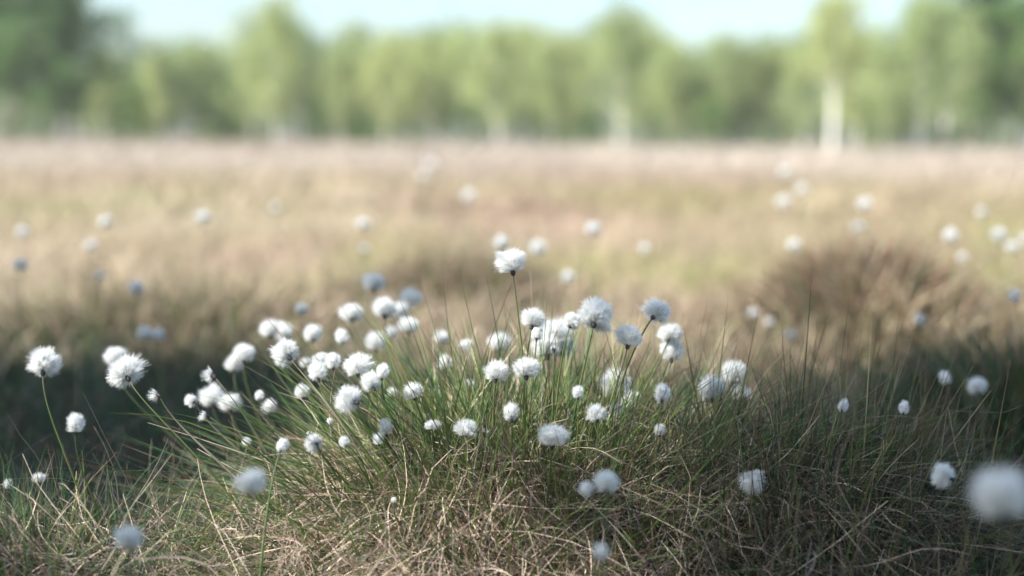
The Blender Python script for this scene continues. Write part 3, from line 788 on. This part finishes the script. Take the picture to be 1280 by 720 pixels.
tree('oldbirch', 1040, -20, 66, 'nearest birch, its thick bright white trunk standing out from the wood', GTR, .85)
tree('birch', 1150, -10, 70, 'birch with a dimmer white trunk, second from the brightest trunk', GTR)
tree('birch', 622, 20, 85, 'birch whose pale trunk stands over the middle of the clearing', GTR)
tree('birch', 775, -5, 85, 'pale yellow green birch taller than its neighbours, slightly leaning grey trunk', GTR)
tree('birch', 345, -10, 85, 'tall pale birch rising beside the wide gap of sky', GTR)
tree('birch', 237, 48, 85, 'short pale birch with a white trunk under the wide gap of sky', GTR)
tree('birch', 482, 40, 92, 'slim birch between a blue green dip and the middle trunk', GTR)
tree('birch', 540, 30, 96, 'slim yellowish birch with a faint grey trunk left of the middle trunk', GTR)
tree('birch', 690, 30, 96, 'light green birch right of the middle trunk', GTR)
tree('birch', 1003, 40, 80, 'slender birch just left of the brightest white trunk', GTR, .8)
tree('broad', 20, -60, 78, 'tall dark green tree filling the far left corner', GTR)
tree('broad', 85, -30, 82, 'tall broad tree at the left, its edge against the open sky', GTR)
tree('broad', -60, -70, 80, 'tall dense tree beyond the left edge', GTR)
tree('broad', 165, 112, 96, 'low dark tree at the bottom of the wide sky gap', GTR)
tree('broad', 290, 110, 98, 'dark rounded tree between two pale birches', GTR)
tree('broad', 408, 62, 100, 'dull blue green tree in a dip of the skyline', GTR)
tree('pine', 1215, -80, 90, 'dark tall pine at the right against a scrap of sky', GTR)
tree('broad', 1275, -10, 85, 'bright green broadleaf tree at the right edge', GTR)
tree('birch', 1105, 45, 92, 'yellow green birch between the two white trunks on the right', GTR)
tree('birch', 930, 40, 98, 'grey green birch left of the slender birch', GTR)
tree('birch', 860, 52, 100, 'low birch under a dip of bright sky', GTR)
tree('broad', 890, 100, 92, 'dark green rounded tree low at the foot of birches', GTR)
tree('broad', 740, 118, 95, 'dark low tree left of the leaning grey trunk', GTR)
tree('birch', 445, 20, 104, 'hazy birch rising behind the dull blue green tree', GTR)
tree('birch', 1180, 5, 84, 'birch whose light crown meets the dark pine', GTR)
tree('birch', 280, 68, 104, 'brownish birch beside the tall one at the sky gap', GTR)
for i, (px, top, d, k) in enumerate([(-140, -20, 85, 'birch'), (-220, 10, 90, 'broad'), (-310, -20, 90, 'birch'), (-400, 0, 92, 'broad'), (1350, -30, 85, 'birch'), (1430, 10, 90, 'broad'), (1510, -20, 90, 'birch'), (1600, 0, 92, 'birch'), (1690, 0, 92, 'broad'), (-490, 0, 95, 'birch')]):
    tree(k, px, top, d, 'tree of the woodland edge beyond the picture side', 'trees beyond the picture sides')
SKYX = [-400, 0, 105, 130, 180, 212, 260, 300, 330, 380, 430, 480, 540, 640, 700, 740, 790, 850, 900, 960, 1000, 1040, 1080, 1120, 1150, 1190, 1700]
SKYY = [-10, -20, 5, 62, 80, 55, 45, 66, 26, 24, 60, 45, 32, 32, 50, 20, 24, 60, 45, 45, 35, 20, 34, 55, 25, 0, -10]
for i, (px, top, d) in enumerate([(130, 78, 98), (200, 70, 96), (262, 52, 99), (315, 40, 95), (375, 26, 99), (425, 52, 94), (510, 36, 99), (575, 30, 95), (655, 26, 99), (722, 34, 96), (812, 28, 98), (838, 48, 94), (905, 36, 97), (965, 40, 99), (1070, 30, 95), (1128, 40, 98), (1245, 10, 92)]):
    tree('birch', px, top-6, d, 'slender pale birch lost among the others in the soft wood edge', 'indistinct birches of the wood edge', rng.uniform(.8, 1.2))
for i, (px, top, d) in enumerate([(20, 158, 66), (190, 160, 70), (265, 155, 78), (330, 161, 72), (455, 158, 80), (520, 160, 76), (700, 158, 74), (732, 154, 80), (840, 160, 72), (960, 157, 78), (1110, 156, 72), (1180, 152, 70), (1262, 158, 68)]):
    tree('bush', px, top, d, 'knee high scrub where the pale moor meets the wood', 'low scrub along the moor edge', rng.uniform(1.0, 1.8))
def far_wood():
    n = 90000
    k = 1300
    cx = rng.uniform(-75, 75, k); cy = rng.uniform(98, 118, k)
    ppx = 640+cx/cy*FPX
    sky_px = np.interp(ppx, SKYX, SKYY)+14+14*(vnoise(cx*.5, cx*0, 15)-.5)
    sky = .5+(171-sky_px)/FPX*cy
    cz = sky*rng.random(k)**.75
    cz = np.clip(cz, .3, sky-.5)
    cb = pick(k, [BL*.9, ML*1.1, BL, PN*1.6, ML], [3.2, 2, 2.5, 1.3, 2], .2)
    i = rng.integers(0, k, n)
    P = np.stack([cx[i], cy[i], cz[i]], -1)+rng.normal(0, .75, (n, 3)); P[:, 2] = np.abs(P[:, 2])
    V1 = quads(P, rng.uniform(.13, .28, n), cb[i]*rng.uniform(.8, 1.2, (n, 1)))
    V, F, C_ = V1
    o = link('distant_woods', mesh_np('distant_woods', V, F, C_, MAT_LEAF)); tag(o, 'mixed pale and dark green woodland behind the birches', 'woods', kind='stuff')
    # thin grey stems within the wood
    parts = []
    for q in range(45):
        x = rng.uniform(-70, 70); y = rng.uniform(104, 118); t = np.linspace(0, 1, 5)
        H = rng.uniform(4.5, 7); P = np.stack([x+rng.normal(0, .25)*t, y+0*t, -.1+t*H], -1)
        parts.append(tube(P, .11*(1-.7*t)*rng.uniform(.7, 1.4), np.ones((5, 3)), 6))
    V, F, C_ = join(parts)
    o = link('distant_trunks', mesh_np('distant_trunks', V, F, C_, MAT_BIRCH)); tag(o, 'countless thin pale stems inside the far wood', 'woods', kind='stuff')
far_wood()
for i, (px, top, d, lb) in enumerate([
        (55, 128, 74, 'dark bush below the tallest left tree'), (150, 135, 78, 'olive bush beneath the wide sky gap'), (885, 128, 80, 'deep green bush right of the leaning grey trunk'),
        (815, 135, 76, 'bright green bush low beside the leaning grey trunk'), (585, 130, 82, 'bluish green bush left of the middle trunk'), (1225, 110, 76, 'dark bush under the tall pine'),
        (1080, 120, 80, 'yellow green bush just right of the brightest trunk'), (660, 130, 84, 'dark bush right of the middle trunk'), (400, 132, 80, 'dull green bush below the dip of the skyline')]):
    tree('bush', px, top, d, lb, 'bushes along the wood edge')

# ------------------------------------------------------------------ thin air between the viewer and the wood
def haze():
    x0, x1, y0, y1, z0, z1 = -140, 140, -12, 170, -2.0, 16
    V = [(x, y, z) for z in (z0, z1) for y in (y0, y1) for x in (x0, x1)]
    F = [(0, 2, 3, 1), (4, 5, 7, 6), (0, 1, 5, 4), (2, 6, 7, 3), (0, 4, 6, 2), (1, 3, 7, 5)]
    m, n, out = mat_new('haze_air'); p = n.nodes.new('ShaderNodeVolumePrincipled')
    p.inputs['Color'].default_value = (.93, .95, .96, 1); p.inputs['Density'].default_value = HAZE; p.inputs['Anisotropy'].default_value = .3
    n.links.new(p.outputs[0], out.inputs['Volume'])
    o = link('haze', mesh_np('haze', V, F, None, m)); tag(o, 'thin bright spring haze over the moor and the wood', 'haze', kind='stuff')
HAZE = .0007
haze()

# near birch outside the frame whose branches throw the dappled shade
def shade_tree():
    base = np.array([-5.6, -2.2, float(hgt(-5.6, -2.2))-.05])
    targets = [(.43, .93, .13, .15, 6.3, 1.0), (.47, 1.28, .13, .12, 6.3, 1.0),  # x, y, z of shaded spot, radius, distance along the sun ray, leaf clump density
        (-1.05, 2.55, .0, .34, 6.2, 1.0), (-.72, 2.25, .0, .26, 6.4, 1.0), (-1.35, 2.75, .0, .30, 6.0, 1.0), (-.75, 2.75, .0, .30, 6.3, 1.0), (-1.7, 2.7, 0, .34, 6.1, .9), (-.42, 2.65, .0, .22, 6.3, .8),
        (.42, 1.30, .12, .20, 6.3, 1.0), (.62, 1.55, .12, .22, 6.6, 1.0), (.36, .98, .15, .20, 6.1, 1.0), (.78, 1.25, .1, .25, 6.4, 1.0), (.55, .85, .2, .2, 6.0, 1.0), (.9, 1.85, .1, .25, 6.5, .9),
        (-.165, .97, .23, .045, 6.0, .9), (-.262, .98, .20, .045, 6.0, .9), (.065, 1.13, .22, .05, 6.1, .9), (.03, 1.30, .20, .035, 6.2, .7),
         
        (-.16, 1.95, .35, .07, 6.6, .7), (.10, 1.38, .36, .03, 6.4, .6)]
    rs = np.random.default_rng(5)
    for gx in np.arange(.25, 1.45, .17):
        for gy in np.arange(.62, 2.5, .17):
            x = gx+rs.uniform(-.05, .05); y = gy+rs.uniform(-.05, .05)
            if y > 1.2 and x < .38: continue
            if math.hypot(x-.33, y-1.6) < .13 or rs.random() < .05: continue
            targets.append((x, y, .13, .145, rs.uniform(6.0, 6.9), .9))
    for gx in np.arange(-1.9, -.2, .21):
        for gy in np.arange(1.72, 2.95, .21):
            x = gx+rs.uniform(-.06, .06); y = gy+rs.uniform(-.06, .06)
            if rs.random() < .13 or (x > -.45 and y < 2.0) or (x > -.7 and y > 2.75): continue
            if y > 2.9 and rs.random() < .35: continue
            targets.append((x, y, .0, .19, rs.uniform(5.8, 6.6), .9))
    for (x, y, z, r_) in [(-.62, 1.15, .05, .12), (-.45, 1.0, .08, .10), (-.75, 1.5, .05, .12), (-.58, 1.62, .0, .10), (-.9, 1.3, .05, .14), (-.50, 1.30, .08, .07), (-.62, 1.35, .06, .10), (-.38, 1.18, .08, .06), (-.55, 1.12, .06, .06), (-.36, 1.52, .02, .08), (-.70, 1.0, .05, .12)]:
        targets.append((x, y, z, r_, 6.2, .8))
    n = 14; t = np.linspace(0, 1, n)
    P = np.stack([base[0]+.15*np.sin(t*3), base[1]+.1*np.sin(t*4), base[2]+t*4.4], -1)
    parts = [tube(P, .10*(1-.8*t)+.01, np.ones((n, 3)), 10)]
    leaves = []; cols = []; sizes = []
    hubs = [np.array([-1.15, 2.7, 0])+SUN*6.2, np.array([.85, 1.45, .13])+SUN*6.4]
    for hb in hubs:
        s = np.linspace(0, 1, 12)[:, None]; b0 = P[-2]; mid = (b0+hb)/2+np.array([0, 0, .3])
        parts.append(tube((1-s)**2*b0+2*s*(1-s)*mid+s*s*hb, np.linspace(.04, .014, 12), np.ones((12, 3)), 8))
    for (x, y, z, r, T, dn) in targets:
        cpt = np.array([x, y, z])+SUN*T
        left = x < -.25 and y > 1.4
        hub = hubs[0] if left else hubs[1]
        tw_ = np.linalg.norm(cpt-hub); s = np.linspace(0, 1, 8)[:, None]
        mid = (hub+cpt)/2+np.array([0, 0, .12*tw_])
        Q = (1-s)**2*hub+2*s*(1-s)*mid+s*s*cpt
        parts.append(tube(Q, np.linspace(.005, .002, 8), np.ones((8, 3)), 5))
        m = int(1500*dn*(r/.3)**2)+60
        u = nrm(rng.normal(0, 1, (m, 3)))*(rng.random(m)**.45)[:, None]*r
        leaves.append(cpt+u); cols.append(pick(m, [BL, ML*1.5], [1, 1], .2)); sizes.append(rng.uniform(.025, .042, m))
    # ordinary crown above, away from the sun rays of the picture
    k = 70; cc = np.stack([base[0]-.8+rng.normal(0, .6, k), base[1]-.5+rng.normal(0, .7, k), rng.uniform(2.4, 4.8, k)], -1)
    m = 60; leaves.append(np.repeat(cc, m, 0)+rng.normal(0, .16, (k*m, 3))); cols.append(pick(k*m, [BL, ML*1.5], [1, 1], .2)); sizes.append(rng.uniform(.02, .035, k*m))
    root = empty('birch_tree', base); tag(root, 'young birch beside the viewer whose branches shade part of the tussocks', 'tree')
    V, F, C_ = join(parts); link('trunk', mesh_np('trunk', V-base, F, C_, MAT_BIRCH, True), root)
    V, F, C_ = quads(np.concatenate(leaves), np.concatenate(sizes), np.concatenate(cols))
    link('crown', mesh_np('crown', V-base, F, C_, MAT_LEAF), root)
shade_tree()
